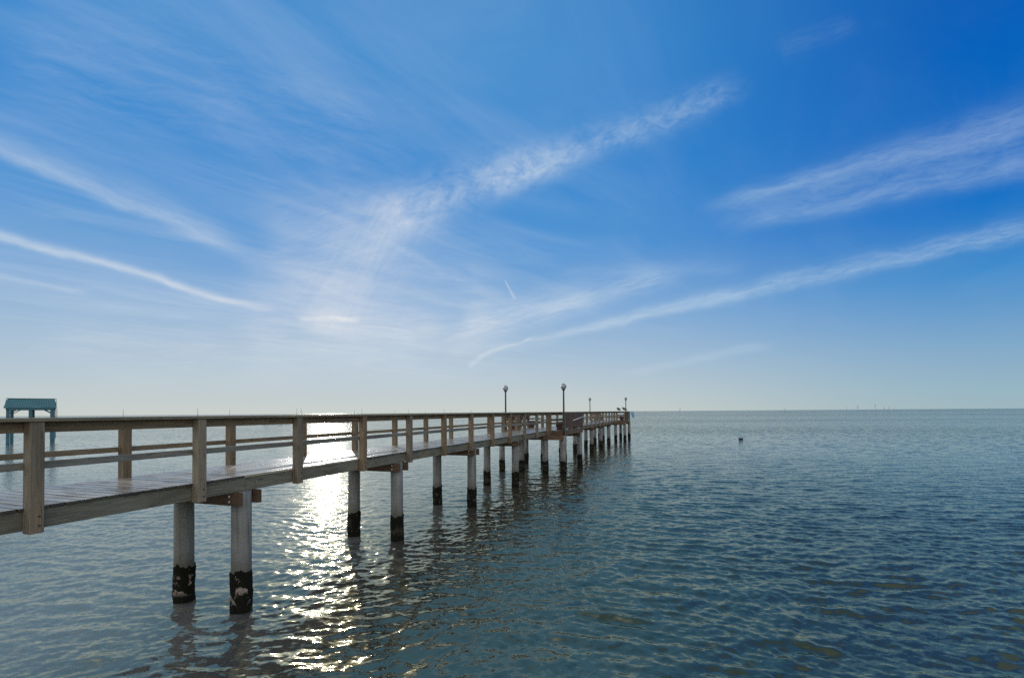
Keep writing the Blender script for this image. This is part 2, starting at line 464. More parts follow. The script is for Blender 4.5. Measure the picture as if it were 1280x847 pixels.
place_bench((B1[0]+B1[1])/2-.05, W+.52, False, 4.2, 'dark wooden bench below the globe lamp on the far side platform halfway along the pier')
place_bench((B2[0]+B2[1])/2, -.55, True, 4.2, "dark wooden bench on the near side of the pier's end platform")
place_bench((B2[0]+B2[1])/2, W+.52, False, 4.2, "dark wooden bench on the far side of the pier's end platform")

# ------------------------------------------------------------------ globe lamps
def make_lamp():
    r = empty('lamp_post')
    mb = MB(); mb.tube([(0,0,0), (0,0,.02), (0,0,.021), (0,0,.35), (0,0,.36), (0,0,2.28)], [.11,.11,.075,.07,.052,.045], 16)
    mb.build('pole', M['pole'], r, smooth=False)
    mb = MB(); mb.tube([(0,0,2.275), (0,0,2.31), (0,0,2.33), (0,0,2.36)], [.05,.075,.1,.08], 16); mb.build('collar', M['pole'], r)
    bm = bmesh.new(); bmesh.ops.create_uvsphere(bm, u_segments=28, v_segments=18, radius=.165)
    me = bpy.data.meshes.new('globe'); bm.to_mesh(me); bm.free(); me.materials.append(M['globe'])
    me.polygons.foreach_set('use_smooth', [True]*len(me.polygons))
    g = bpy.data.objects.new('globe', me); col.objects.link(g); g.parent = r; g.location = (0,0,2.505)
    mb = MB(); mb.tube([(0,0,.155), (0,0,.175), (0,0,.19)], [.05,.035,.01], 12); mb.build('finial', M['pole'], g)
    return r
lamp0 = make_lamp()
spots = [(B1[0]+.22, W+OUT-.2, 'leftmost globe lamp on the pier, dark pole rising behind the far side bench'),
         (B1[0]-.12, -OUT+.05, 'largest looking globe lamp, on the near corner post beside the slatted panel'),
         (B2[0]-.2, W+OUT+.1, 'small globe lamp rising behind the rail between the slatted panel and the pier end'),
         (B2[0]+.35, -OUT-.06, 'globe lamp at the pier end, furthest right of the four, with a bird perched below')]
for i, (t, w, lb) in enumerate(spots):
    if i == 0: l = lamp0
    else:
        l = lamp0.copy(); col.objects.link(l)
        for ch in list(lamp0.children): copy_child(ch, l)
    l.location = pier_pt(t, w, DECK+.002 if i in (0,2,3) else DECK); tag(l, lb, 'lamp', 'globe lamps along the pier')

# ------------------------------------------------------------------ small things
# white pole leaning along the slatted panel
mb = MB(); a = pier_pt(28.55, -OUT-.06, 2.95); c = pier_pt(31.95, -OUT-.06, 3.16)
mb.tube([tuple(a), tuple(a.lerp(c,.5)-Vector((0,0,.01))), tuple(c)], [.03,.03,.03], 10)
tag(mb.build('white_pole', M['white'], None, smooth=True), 'long white plastic pole slung slantwise against the dark slatted panel', 'pole')

# pale blue cloth hanging beyond the end rail
def cloth(p0, ax, wid, h):
    mb = MB(); nu, nv = 12, 14
    for side in (0, 1):
        for j in range(nv+1):
            for i in range(nu+1):
                u, v = i/nu, j/nv
                q = p0 + ax*(wid*(u*(1-.35*v)+.55*v)) + Vector((0,0,-h*v - .12*u*(1-v)))
                q += Vector((.35,.9,0))*(.05*math.sin(u*9+v*3) + side*.006)
                mb.v.append(tuple(q))
    S = (nu+1)*(nv+1)
    def f(idx): mb.f.append(idx); mb.t.append(1); mb.uv.extend([(0,0)]*len(idx))
    for j in range(nv):
        for i in range(nu):
            a = j*(nu+1)+i
            f([a, a+1, a+nu+2, a+nu+1]); f([S+a, S+a+nu+1, S+a+nu+2, S+a+1])
    for i in range(nu):
        f([i, S+i, S+i+1, i+1]); e = nv*(nu+1)+i; f([e, e+1, S+e+1, S+e])
    for j in range(nv):
        a = j*(nu+1); f([a, a+nu+1, S+a+nu+1, S+a]); a += nu; f([a, S+a, S+a+nu+1, a+nu+1])
    return mb
p0 = pier_pt(T1-.02, -OUT-.03, CAP-.01)
fl = empty('hanging_flag', tuple(p0)); tag(fl, "pale blue cloth hanging out past the pier's end railing", 'flag')
ax = Vector((1, .1, 0)).normalized()
cloth(Vector((.06,0,0)), ax, .42, .78).build('cloth', M['blue'], fl, smooth=True)
mb = MB(); mb.tube([(-.1,0,-.05), (.5,.05,.0)], [.012,.012], 8); mb.build('rod', M['steel'], fl)

# birds
def skin_bird(name, mat, pts, rads, edges, loc, rz, scale=1.0, beak=None):
    me = bpy.data.meshes.new(name); me.from_pydata([tuple(Vector(p)*scale) for p in pts], edges, [])
    o = bpy.data.objects.new(name, me); col.objects.link(o)
    md = o.modifiers.new('skin', 'SKIN'); md.use_smooth_shade = True
    sv = me.skin_vertices[0].data if me.skin_vertices else None
    if sv is None:
        bm = bmesh.new(); bm.from_mesh(me); bm.verts.layers.skin.verify(); bm.to_mesh(me); bm.free(); sv = me.skin_vertices[0].data
    for i, r in enumerate(rads): sv[i].radius = (r[0]*scale, r[1]*scale) if isinstance(r, tuple) else (r*scale, r*scale)
    sv[0].use_root = True
    sub = o.modifiers.new('sub', 'SUBSURF'); sub.levels = 2; sub.render_levels = 2
    me.materials.append(mat)
    o.location = loc; o.rotation_euler = (0,0,rz)
    if beak:
        mb = MB(); mb.tube([tuple(Vector(p)*scale) for p in beak], [.022*scale, .014*scale, .004*scale], 8); mb.build('beak', M['beak'], o, smooth=True)
    return o
b = skin_bird('water_bird', M['bird'],
    [(0,0,.08), (.16,0,.10), (.30,0,.12), (.40,0,.15), (-.16,0,.10), (-.24,0,.17), (-.24,0,.27), (-.27,0,.35), (-.32,0,.36)],
    [(.20,.17), (.18,.15), (.12,.09), (.05,.02), (.15,.13), (.08,.08), (.055,.055), (.07,.07), (.04,.04)],
    [(0,1), (1,2), (2,3), (0,4), (4,5), (5,6), (6,7), (7,8)], (27.0, 56.8, -.03), R(12), .85,
    [(-.35,0,.37), (-.43,0,.345), (-.50,0,.32)])
tag(b, 'dark bird sitting low on the open water with its neck raised', 'bird')
def perched(loc, rz, label, scale):
    o = skin_bird('perched_bird', M['gull'],
        [(0,0,.15), (.09,0,.13), (.2,0,.09), (-.07,0,.19), (-.11,0,.26), (-.15,0,.27)],
        [(.085,.09), (.07,.07), (.025,.015), (.07,.07), (.052,.052), (.028,.028)],
        [(0,1), (1,2), (0,3), (3,4), (4,5)], loc, rz, scale, [(-.15,0,.27), (-.19,0,.262), (-.22,0,.255)])
    for y in (-.025, .025):
        mb = MB(); mb.tube([(0.01*scale, y*scale, 0), (0, y*scale, .1*scale)], [.006*scale, .007*scale], 6); mb.build('leg', M['beak'], o)
    return tag(o, label, 'bird', 'birds on the end rail')
perched(tuple(pier_pt(B2[0]+.07, -.28, CAP+.001)), R(20), 'small grey bird on the end platform rail left of the lamp', 1.5)
perched(tuple(pier_pt(B2[0]+.07, -.93, CAP+.001)), R(-10), 'dark grey bird perched right beside the end lamp pole', 1.6)

# ------------------------------------------------------------------ boat shelter on the left
th = math.atan((38-640)/600); rr = 57.8/math.cos(th)
sh = empty('boat_shelter', (rr*math.sin(th), rr*math.cos(th), 0), -th - R(3))
tag(sh, 'small open boat shelter with teal roof and posts standing in the water at far left', 'boat shelter')
HW, DP = 1.95, 4.6
for x in (-HW+.08, 0, HW-.08):
    for y in (0, DP):
        mb = MB(); mb.box(x-.15, x+.15, y-.15, y+.15, -1.5, 4.40, 2); mb.build('post', M['teal'], sh)
for y in (0, DP):
    mb = MB(); mb.box(-HW-.1, HW+.1, y-.05-.21*(1 if y == 0 else -1), y+.05-.21*(1 if y == 0 else -1), 4.16, 4.44, 0); mb.build('beam', M['teal'], sh)
for x in (-HW, HW):
    mb = MB(); mb.box(x-.06, x+.06, .17, DP-.17, 2.1, 2.3, 1); mb.build('tie_beam', M['teal'], sh)
mb = MB()
ov = .28; e0, e1 = -.35, DP+.35; zr, ze = 5.58, 4.45
for side in (0, 1):
    y0, y1 = (e0, DP/2) if side == 0 else (e1, DP/2)
    xs = np.linspace(-HW-ov, HW+ov, 22)
    for a_, b_ in zip(xs[:-1], xs[1:]):
        for lo in (0,):
            i = len(mb.v)
            k = .02 if (int((a_+9)*100) % 2) else 0
            top = zr
            xa, xb = a_*1.0, b_*1.0
            xc, xd = xa*.93, (xb-.02)*.93
            mb.v += [(xa, y0, ze), (xb-.02, y0, ze), (xd, y1, top), (xc, y1, top), (xa, y0, ze-.07), (xb-.02, y0, ze-.07), (xd, y1, top-.07), (xc, y1, top-.07)]
            for f in ([0,1,2,3], [4,7,6,5], [0,4,5,1], [1,5,6,2], [2,6,7,3], [3,7,4,0]):
                mb.f.append([i+q for q in f]); mb.t.append(1); mb.uv += [(0,0)]*4
mb.build('roof', M['tealroof'], sh)
mb = MB(); mb.box(-HW-ov, HW+ov, DP/2-.12, DP/2+.12, zr-.03, zr+.04, 0); mb.build('ridge_cap', M['tealroof'], sh)
for x in (-HW-ov+.03, HW+ov-.05):
    mb = MB(); i = 0
    mb.v += [(x, e0+.1, ze-.06), (x, e1-.1, ze-.06), (x, DP/2, zr-.08), (x+.03, e0+.1, ze-.06), (x+.03, e1-.1, ze-.06), (x+.03, DP/2, zr-.08)]
    for f in ([0,1,2], [3,5,4], [0,3,4,1], [1,4,5,2], [2,5,3,0]): mb.f.append(f); mb.t.append(1); mb.uv += [(0,0)]*len(f)
    mb.build('gable', M['teal'], sh)
for y in (.0, DP):
    mb = MB()
    for s in (-1, 1):
        mb.tube([(s*(HW-.1), y, 3.7), (s*(HW-.85), y, 4.22)], [.05,.05], 6)
    mb.build('brace', M['teal'], sh)
# hoist gear hanging on the outer posts
for (x, y) in ((HW+.14, .1), (HW+.14, DP)):
    mb = MB(); mb.tube([(x, y, .5), (x, y, 2.05), (x+.12, y, 2.15), (x+.12, y, 4.3)], [.03,.03,.03,.03], 6); mb.build('hoist_pipe', M['teal'], sh)
mb = MB(); mb.box(HW-.25, HW+.22, -.3, .0, .55, 1.5, 2); mb.build('ladder_board', M['teal'], sh)

# ------------------------------------------------------------------ line of rocks awash, seen through the rails
mb = MB(); Z = 176
for k in range(170):
    u = random.random()**.9
    X = (-640+330+u*115)/600*Z
    r = random.uniform(.25,.7)
    yy = Z + random.uniform(-2.5,2.5)
    bseg = 7; b0 = len(mb.v)
    hgt = random.uniform(.15,.55)*(1.1-u*.5)
    for kk, (fr, zz) in enumerate(((1,-.3), (.95,.05), (.6,hgt*.8), (.15,hgt))):
        for j in range(bseg):
            a = j/bseg*2*math.pi + k
            q = r*fr*random.uniform(.8,1.2)
            mb.v.append((X+q*1.5*math.cos(a), yy+q*math.sin(a), zz))
    for kk in range(3):
        for j in range(bseg):
            j2 = (j+1) % bseg; mb.f.append([b0+kk*bseg+j, b0+kk*bseg+j2, b0+(kk+1)*bseg+j2, b0+(kk+1)*bseg+j]); mb.t.append(1); mb.uv += [(0,0)]*4
    mb.f.append([b0+3*bseg+j for j in range(bseg)]); mb.t.append(1); mb.uv += [(0,0)]*bseg
tag(mb.build('rock_line', M['stone']), 'thin dark broken line of rocks awash in the glittering water beyond the rails', 'rocks', kind='stuff')

# ------------------------------------------------------------------ distant towers on the horizon
def tower(px, h_px, w_px, label, form):
    Z = 4200.0; X = (px-640)/600*Z; h = .85*h_px/600*Z; w = .8*w_px/600*Z
    r = empty('distant_tower', (X, Z, 0)); tag(r, label, 'tower', 'distant towers on the horizon')
    if form == 'stack':
        mb = MB(); mb.tube([(0,0,0), (0,0,h*.5), (0,0,h)], [w*.55, w*.45, w*.36], 14); mb.build('shaft', M['conc'], r)
        mb = MB(); mb.tube([(0,0,h*.93), (0,0,h*1.01)], [w*.46, w*.46], 14); mb.build('rim', M['conc'], r)
    else:
        for s in (-1, 1):
            mb = MB(); mb.box(s*w*.9-w*.18, s*w*.9+w*.18, -w*.2, w*.2, 0, h, 2); mb.build('leg', M['conc'], r)
        mb = MB(); mb.box(-w*.7, w*.7, -w*.15, w*.15, h*.8, h*.9, 0); mb.box(-w*.7, w*.7, -w*.15, w*.15, h*.3, h*.4, 0); mb.build('cross_beam', M['conc'], r)
tower(1058, 5.0, 1.0, 'faint far tower on the horizon, furthest left of the group', 'stack')
tower(1072, 6.2, 1.3, 'faint twin legged tower on the horizon left of the tallest one', 'twin')
tower(1094, 7.4, 1.5, 'tallest and darkest of the faint towers on the right horizon', 'stack')
tower(1105, 5.2, 1.1, 'faint tower on the horizon just right of the tallest one', 'stack')
tower(1111, 4.6, .9, 'thin faint tower, middle of the three right of the tallest one', 'twin')
tower(1118, 4.8, 1.0, 'faint tower on the horizon, furthest right of the group', 'stack')
tower(850, 5.0, 1.4, 'lone faint tower on the horizon just beyond the pier end', 'stack')
tower(981, 2.6, 1.4, 'short faint tower alone on the horizon between the pier and the far group', 'stack')

# ------------------------------------------------------------------ water
def ring_r():
    r = [1.2]
    while r[-1] < 5200:
        x = r[-1]
        d = .026 if x < 9 else .026*(x/9)**1.45
        if x < 3: d = .08
        if x > 120: d = min(d, x*.12) if x < 60000 else d
        r.append(x+max(d, .02))
    return np.array(r)
rr_ = ring_r()
fa = np.arange(R(-60), R(60), .0026)
ca = np.arange(R(60), R(300), .03)
ang = np.concatenate([fa, ca]); na = len(ang); nr = len(rr_)
dth = np.concatenate([np.full(len(fa), .0026), np.full(len(ca), .03)])
AA, RR = np.meshgrid(ang, rr_)
X = RR*np.sin(AA); Y = RR*np.cos(AA)
dr = np.gradient(rr_)[:, None]*np.ones((1, na))
sp = np.maximum(dr, RR*dth[None, :])
H = np.zeros_like(X)
NW = 84
lam = np.exp(np.linspace(math.log(.13), math.log(1.9), NW))*np.exp(rng.normal(0, .03, NW))
# gentle wander so crests are not endless straight lines
WX = X + .35*np.sin(.55*Y+.31*X+1.0) + .18*np.sin(1.3*X-.7*Y)
WY = Y + .30*np.sin(.47*X-.2*Y+.3) + .16*np.sin(1.1*Y+.9*X+2)
near_ = np.clip(1.15 - RR/2000, .8, 1)
for i, l in enumerate(lam):
    th_ = rng.normal(R(-6), R(44)) if l < 1.0 else rng.normal(R(-14), R(30))
    k = 2*math.pi/l
    slope = ((.013 if l < .22 else .025) if l < .62 else .021*(.62/l)**1.3)
    g = np.clip((l/sp-2.4)/2.6, 0, 1); g = g*g*(3-2*g)
    if g.max() == 0: continue
    ph = k*(math.sin(th_)*WX + math.cos(th_)*WY) + rng.uniform(0, 6.28)
    grp = 1 + .45*np.sin(ph/7.3+i) * np.sin(.23*k*.3*X + i*2)
    c = np.sin(ph)
    H += slope/k*g*grp*(2.2*((c+1)/2)**1.6-1)
lee = np.clip((X + 9 - .18*Y)/12, 0, 1); H *= .74 + .41*lee*lee*(3-2*lee)
gfar = np.clip((1.1/sp-1.5)/4, 0, 1)       # 1 where mesh carries the ripples
verts = np.stack([X, Y, H], -1).reshape(-1, 3)
me = bpy.data.meshes.new('water')
idx = (np.arange(nr-1)[:, None]*na + np.arange(na)[None, :])
nxt = (np.arange(nr-1)[:, None]*na + (np.arange(na)[None, :]+1) % na)
quads = np.stack([idx, idx+na, nxt+na, nxt], -1).reshape(-1, 4)
me.vertices.add(len(verts)); me.vertices.foreach_set('co', verts.ravel())
nf = len(quads)
me.loops.add(nf*4); me.loops.foreach_set('vertex_index', quads.ravel().astype(np.int32))
me.polygons.add(nf); me.polygons.foreach_set('loop_start', np.arange(0, nf*4, 4, dtype=np.int32))
me.polygons.foreach_set('loop_total', np.full(nf, 4, dtype=np.int32))
me.polygons.foreach_set('use_smooth', np.ones(nf, dtype=bool))
at = me.attributes.new('carried', 'FLOAT', 'POINT'); at.data.foreach_set('value', gfar.ravel().astype(np.float32))
me.update(calc_edges=True); me.validate()
if me.polygons[0].normal.z < 0: me.flip_normals()
print('water', nr, na, 'verts', len(verts))
wo = bpy.data.objects.new('water', me); col.objects.link(wo); tag(wo, kind='structure')
# close the hole below the camera
m, nt = newmat('sea_water'); b = NB(nt)
pos = b.n('ShaderNodeNewGeometry').outputs['Position']
flat = b.vm('MULTIPLY', pos, (1, 1, 0))
car = b.n('ShaderNodeAttribute', attribute_name='carried').outputs['Fac']
far = b.m('SUBTRACT', 1.0, car)
def cn(vec, detail, rough=.5, dist=0.0):
    o = b.n('ShaderNodeTexNoise'); b.put(o.inputs['Vector'], vec); o.inputs['Scale'].default_value = 1
    o.inputs['Detail'].default_value = detail; o.inputs['Roughness'].default_value = rough; o.inputs['Distortion'].default_value = dist
    return b.vm('SUBTRACT', o.outputs['Color'], (.5,.5,.5))
wind = b.noise(b.vm('MULTIPLY', flat, (.004, .018, 1)), 1, 5, .62)
wind = b.rng(wind, .34, .66, .5, 1.3)
sm = b.vm('MULTIPLY', cn(b.vm('MULTIPLY', flat, (8.0, 13.0, 1)), 3, .6, .4), (.42,.58,0))
fa1 = b.vm('MULTIPLY', cn(b.vm('MULTIPLY', flat, (1.3, 2.6, 1)), 3, .65, .3), (1.0,1.6,0))
k = b.m('MULTIPLY', b.m('POWER', far, 1.5), wind)
N_ = b.vm('ADD', b.n('ShaderNodeNewGeometry').outputs['Normal'], b.vm('ADD', sm, b.vm('MULTIPLY', fa1, b.xyz(k, k, 0))))
N_ = b.vm('NORMALIZE', N_)
fr = b.n('ShaderNodeFresnel'); fr.inputs['IOR'].default_value = 2.8; b.put(fr.inputs['Normal'], N_)
tr = b.n('ShaderNodeBsdfTransparent'); tr.inputs['Color'].default_value = (.32,.42,.34,1)
di = b.n('ShaderNodeBsdfDiffuse'); px_, py_, _z = b.sep(pos)
# pale body colour left of the pier, painting in a silvery sky reflection
sky_sheen = b.m('SUBTRACT', b.m('ADD', b.m('MULTIPLY', b.m('MINIMUM', py_, 80.0), .20), b.m('MULTIPLY', b.noise(b.vm('MULTIPLY', flat, (.16,.16,1)), 1, 4, .6), 5.0)), px_)
sky_sheen = b.rng(sky_sheen, 5.2, 11.5)
b.put(di.inputs['Color'], b.mix(sky_sheen, rgb(.062,.056,.036), rgb(.25,.25,.235)))
un = b.n('ShaderNodeMixShader'); b.put(un.inputs[0], b.m('ADD', b.m('MULTIPLY', sky_sheen, .4), .5))
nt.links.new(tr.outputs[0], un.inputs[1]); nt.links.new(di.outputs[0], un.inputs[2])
tint = b.mix(b.rng(fr.outputs[0], .22, .72, smooth=False), rgb(1,.94,.58), rgb(1,1,.95))
def gloss(r):
    gl = b.n('ShaderNodeBsdfGlossy'); gl.inputs['Roughness'].default_value = r; b.put(gl.inputs['Color'], tint)
    b.put(gl.inputs['Normal'], N_); return gl.outputs[0]
gm = b.n('ShaderNodeMixShader'); gm.inputs[0].default_value = .08
nt.links.new(gloss(.06), gm.inputs[1]); nt.links.new(gloss(.27), gm.inputs[2])
fm = b.n('ShaderNodeMixShader'); b.put(fm.inputs[0], fr.outputs[0])
nt.links.new(un.outputs[0], fm.inputs[1]); nt.links.new(gm.outputs[0], fm.inputs[2])
o = b.n('ShaderNodeOutputMaterial'); nt.links.new(fm.outputs[0], o.inputs[0])
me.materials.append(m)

# seabed
bm = bmesh.new()
N = 60
for i in range(N+1):
    for j in range(N+1):
        x = -40+80*i/N; y = -6+80*j/N
        z = -1.15 + .22*math.sin(x*.35+y*.2) + .15*math.sin(x*.9-y*.6) - .012*max(0, y)
        bm.verts.new((x, y, z))
bm.verts.ensure_lookup_table()
for i in range(N):
    for j in range(N):
        a = i*(N+1)+j; bm.faces.new([bm.verts[a], bm.verts[a+N+1], bm.verts[a+N+2], bm.verts[a+1]])
S = 5300
c = [bm.verts.new(v) for v in ((-S,-S,-2.8), (S,-S,-2.8), (S,S,-2.8), (-S,S,-2.8))]; bm.faces.new(c)
me2 = bpy.data.meshes.new('seabed'); bm.to_mesh(me2); bm.free(); me2.polygons.foreach_set('use_smooth', [True]*len(me2.polygons))
m, nt = newmat('sand_and_weed'); b = NB(nt)
pos = b.n('ShaderNodeNewGeometry').outputs['Position']
n1 = b.noise(pos, .9, 4, .6, .5); n2 = b.noise(pos, 6.0, 4, .6)
cc = b.mix(b.rng(n2, .3, .7), rgb(.30,.25,.15), rgb(.20,.17,.10))
cc = b.mix(b.rng(b.m('ADD', n1, b.m('MULTIPLY', n2, .2)), .38, .78, 1, 0), cc, rgb(.018,.028,.014))
p = b.n('ShaderNodeBsdfPrincipled'); b.put(p.inputs['Base Color'], cc); p.inputs['Roughness'].default_value = .9
o = b.n('ShaderNodeOutputMaterial'); nt.links.new(p.outputs[0], o.inputs[0]); me2.materials.append(m)
so = bpy.data.objects.new('seabed', me2); col.objects.link(so); tag(so, kind='structure')

# ------------------------------------------------------------------ sun
sv = Vector((math.sin(SUN_AZ)*math.cos(SUN_EL), math.cos(SUN_AZ)*math.cos(SUN_EL), math.sin(SUN_EL)))
ld = bpy.data.lights.new('sun', 'SUN'); ld.energy = .8; ld.angle = R(.6); ld.color = (1, .95, .86)
lo = bpy.data.objects.new('sun', ld); col.objects.link(lo); lo.rotation_euler = sv.to_track_quat('Z', 'Y').to_euler()

# ------------------------------------------------------------------ world: sky and cirrus
wd = bpy.data.worlds.new('World'); sc.world = wd; wd.use_nodes = True; nt = wd.node_tree; nt.nodes.clear(); b = NB(nt)
sky = b.n('ShaderNodeTexSky', sky_type='NISHITA'); sky.sun_disc = False
sky.sun_elevation = R(24); sky.sun_rotation = SUN_AZ
sky.altitude = 0; sky.air_density = 1.0; sky.dust_density = .6; sky.ozone_density = 3.0
d = b.n('ShaderNodeTexCoord').outputs['Generated']
dx, dy, dz = b.sep(d)
ys = b.m('MAXIMUM', dy, .02); a_ = b.m('DIVIDE', dx, ys); b__ = b.m('DIVIDE', dz, ys)
front = b.rng(dy, .02, .15)
warp = b.noise(b.xyz(a_, b__), 5.0, 3, .6)
wp = b.m('MULTIPLY', b.m('SUBTRACT', warp, .5), .035)
ab = b.xyz(a_, b.m('ADD', b__, wp), 0)
# reusable streak group
g = bpy.data.node_groups.new('streak', 'ShaderNodeTree')
for nm, tp in (('P','NodeSocketVector'), ('A','NodeSocketVector'), ('Dir','NodeSocketVector'), ('Nor','NodeSocketVector'), ('Len','NodeSocketFloat'),
               ('W0','NodeSocketFloat'), ('W1','NodeSocketFloat'), ('Gain','NodeSocketFloat'), ('Fib','NodeSocketFloat'), ('Skew','NodeSocketFloat'), ('FS','NodeSocketFloat'), ('FX','NodeSocketFloat')):
    g.interface.new_socket(nm, in_out='INPUT', socket_type=tp)
g.interface.new_socket('Mask', in_out='OUTPUT', socket_type='NodeSocketFloat')
q = NB(g); gi = q.n('NodeGroupInput').outputs; go = q.n('NodeGroupOutput')
rel = q.vm('SUBTRACT', gi['P'], gi['A'])
t = q.m('DIVIDE', q.vm('DOT_PRODUCT', rel, gi['Dir']), gi['Len'])
s = q.vm('DOT_PRODUCT', rel, gi['Nor'])
tc_ = q.m('MINIMUM', q.m('MAXIMUM', t, 0.0), 1.0)
wdt = q.m('ADD', q.m('MULTIPLY', gi['W0'], q.m('SUBTRACT', 1.0, tc_)), q.m('MULTIPLY', gi['W1'], tc_))
# skew: s>0 side (up) decays more slowly
sc1 = q.m('ADD', 1.0, q.m('MULTIPLY', q.m('GREATER_THAN', s, 0.0), gi['Skew']))
sn = q.m('DIVIDE', s, q.m('MULTIPLY', wdt, sc1))
gs = q.m('EXPONENT', q.m('MULTIPLY', q.m('MULTIPLY', sn, sn), -1.0))
ends = q.m('MULTIPLY', q.rng(t, -.06, .12), q.rng(t, .85, 1.08, 1, 0))
nv = q.xyz(q.m('MULTIPLY', q.m('MULTIPLY', t, gi['Len']), gi['FS']), q.m('MULTIPLY', s, gi['FX']), q.m('MULTIPLY', gi['Len'], 17.0))
fib = q.rng(q.noise(nv, 1.0, 9, .72, .45), .32, .68)
fb = q.m('ADD', q.m('MULTIPLY', fib, gi['Fib']), q.m('SUBTRACT', 1.0, gi['Fib']))
mk = q.m('MULTIPLY', q.m('MULTIPLY', gs, ends), q.m('MULTIPLY', fb, gi['Gain']))
g.links.new(mk, go.inputs[0])
def AB(x, y): return Vector(((x-640)/F, (hor(x)-y)/F, 0))
total = None
def streak(p0, p1, w0, w1, gain, fibre=.5, skew=0.0, fs=18.0, warped=True, fx=None):
    fx = fx or fs*4; fs = fs*.6
    global total
    A = AB(*p0); B = AB(*p1); dv = B-A; L = dv.length; dv.normalize(); nv = Vector((-dv.y, dv.x, 0))
    if nv.y < 0: nv = -nv
    n = nt.nodes.new('ShaderNodeGroup'); n.node_tree = g
    b.put(n.inputs['P'], ab if warped else b.xyz(a_, b__, 0)); n.inputs['A'].default_value = A; n.inputs['Dir'].default_value = dv; n.inputs['Nor'].default_value = nv
    for k, v in (('Len', L), ('W0', w0/F), ('W1', w1/F), ('Gain', gain), ('Fib', fibre), ('Skew', skew), ('FS', fs), ('FX', fx)): n.inputs[k].default_value = v
    total = n.outputs[0] if total is None else b.m('ADD', total, n.outputs[0])
streak((-60,165), (300,312), 8, 8, .33, .4, 1.6)
streak((-60,276), (325,386), 5.5, 3.6, .58, .25, .3, 14, True)
streak((-40,338), (105,364), 5, 3, .25, .4)
streak((-40,350), (330,400), 22, 18, .14, .5, .5, 8)
streak((340,320), (560,262), 46, 30, .20, .6, .5, 11)
streak((470,275), (720,190), 26, 20, .38, .75, .4, 34, True, 26)
streak((600,235), (930,108), 19, 15, .32, .8, .3, 38, True, 34)
streak((400,420), (500,250), 60, 50, .23, .6, 0, 9)
streak((300,400), (640,400), 70, 60, .24, .5, .6, 7)
streak((890,258), (1330,140), 7, 20, .30, .6, .3, 17)
streak((930,282), (1330,195), 7, 17, .24, .6, .2, 17)
streak((900,275), (1330,165), 14, 38, .16, .8, .2, 17, True, 30)
streak((700,418), (930,366), 3.5, 8, .54, .5, .4, 20)
streak((880,378), (1330,276), 8, 12, .42, .65, .3, 22)
streak((586,458), (604,444), 3.5, 3, .34, .5, 0, 30, False)
streak((598,446), (668,421), 3.2, 1.6, .40, .5, 0, 26, True)
streak((655,425), (720,416), 3, 4, .25, .5, 0, 20)
streak((560,440), (700,425), 9, 6, .22, .6, 0, 20)
streak((780,467), (965,432), 3.5, 6, .26, .5, .2, 14)
streak((560,425), (850,342), 15, 10, .42, .7, .5, 18)
streak((580,395), (740,372), 16, 12, .25, .7, .5, 16)
streak((632,349), (645,374), .7, 2.2, .42, .5, 0, 20, False)
streak((372,398), (450,399), 3, 4, .34, .5, .2, 12)
streak((380,400), (560,412), 22, 16, .24, .7, .6, 14)
streak((40,430), (560,440), 26, 26, .24, .75, .3, 10)
streak((100,470), (700,465), 16, 16, .12, .7, .3, 9)
streak((700,345), (930,330), 8, 8, .14, .7, .3, 9)
streak((980,60), (1080,20), 14, 10, .07, .8, .3, 24)
streak((0,60), (500,180), 90, 70, .12, .8, 0, 8)
total = b.m('MULTIPLY', total, front)
# thin veil everywhere, in cloud-plane coordinates
zs = b.m('MAXIMUM', dz, .04)
pl = b.xyz(b.m('DIVIDE', dx, zs), b.m('DIVIDE', dy, zs), 0)
rot = b.n('ShaderNodeVectorRotate'); rot.rotation_type = 'Z_AXIS'; b.put(rot.inputs['Vector'], pl); rot.inputs['Angle'].default_value = R(38)
veil = b.rng(b.noise(b.vm('MULTIPLY', rot.outputs[0], (1.9, .6, 1)), 1.0, 9, .6, .9), .38, .8, 0, .19)
veil = b.m('MULTIPLY', b.m('MULTIPLY', veil, b.rng(dz, .03, .2)), b.rng(dx, -.2, .5, 1, .2))
mot = b.noise(b.vm('MULTIPLY', pl, (7, 4, 1)), 1.0, 4, .6, .3)
cl = b.m('ADD', total, veil)
sd = b.vm('DOT_PRODUCT', b.vm('NORMALIZE', d), tuple(sv))
# brightness of lit cloud near the sun
SKY_STR = .08
glow = b.m('POWER', b.m('MAXIMUM', sd, 0.0), 7.0)
# clear-sky colour: the Sky Texture, compressed, blended with elevation gradients away from / towards the sun
def lin(r, g, b_): return tuple(((c/255+.055)/1.055)**2.4 if c > 10 else c/255/12.92 for c in (r, g, b_))
el = b.m('MAXIMUM', dz, 0.0)
away = b.ramp(el, [(0, lin(158,182,190)), (.03, lin(150,181,196)), (.08, lin(134,172,201)), (.14, lin(104,157,204)), (.20, lin(64,140,204)), (.30, lin(12,112,197)), (.50, lin(0,94,184)), (.9, lin(0,74,158))])
toward = b.ramp(el, [(0, lin(202,208,203)), (.04, lin(192,204,208)), (.10, lin(173,195,213)), (.20, lin(138,176,216)), (.32, lin(88,152,212)), (.45, lin(58,138,208)), (.60, lin(62,140,206)), (.9, lin(50,120,190))])
hd = b.vm('NORMALIZE', b.xyz(dx, dy, 0))
caz = b.vm('DOT_PRODUCT', hd, (math.sin(SUN_AZ), math.cos(SUN_AZ), 0))
side = b.rng(caz, .35, .98)
grad = b.mix(side, away, toward)
lo_ = b.mix(1.0, sky.outputs[0], rgb(SKY_STR, SKY_STR, SKY_STR), 'MULTIPLY')
comp = b.vm('DIVIDE', lo_, b.vm('ADD', b.vm('MULTIPLY', lo_, (1.3,1.3,1.3)), (1,1,1)))
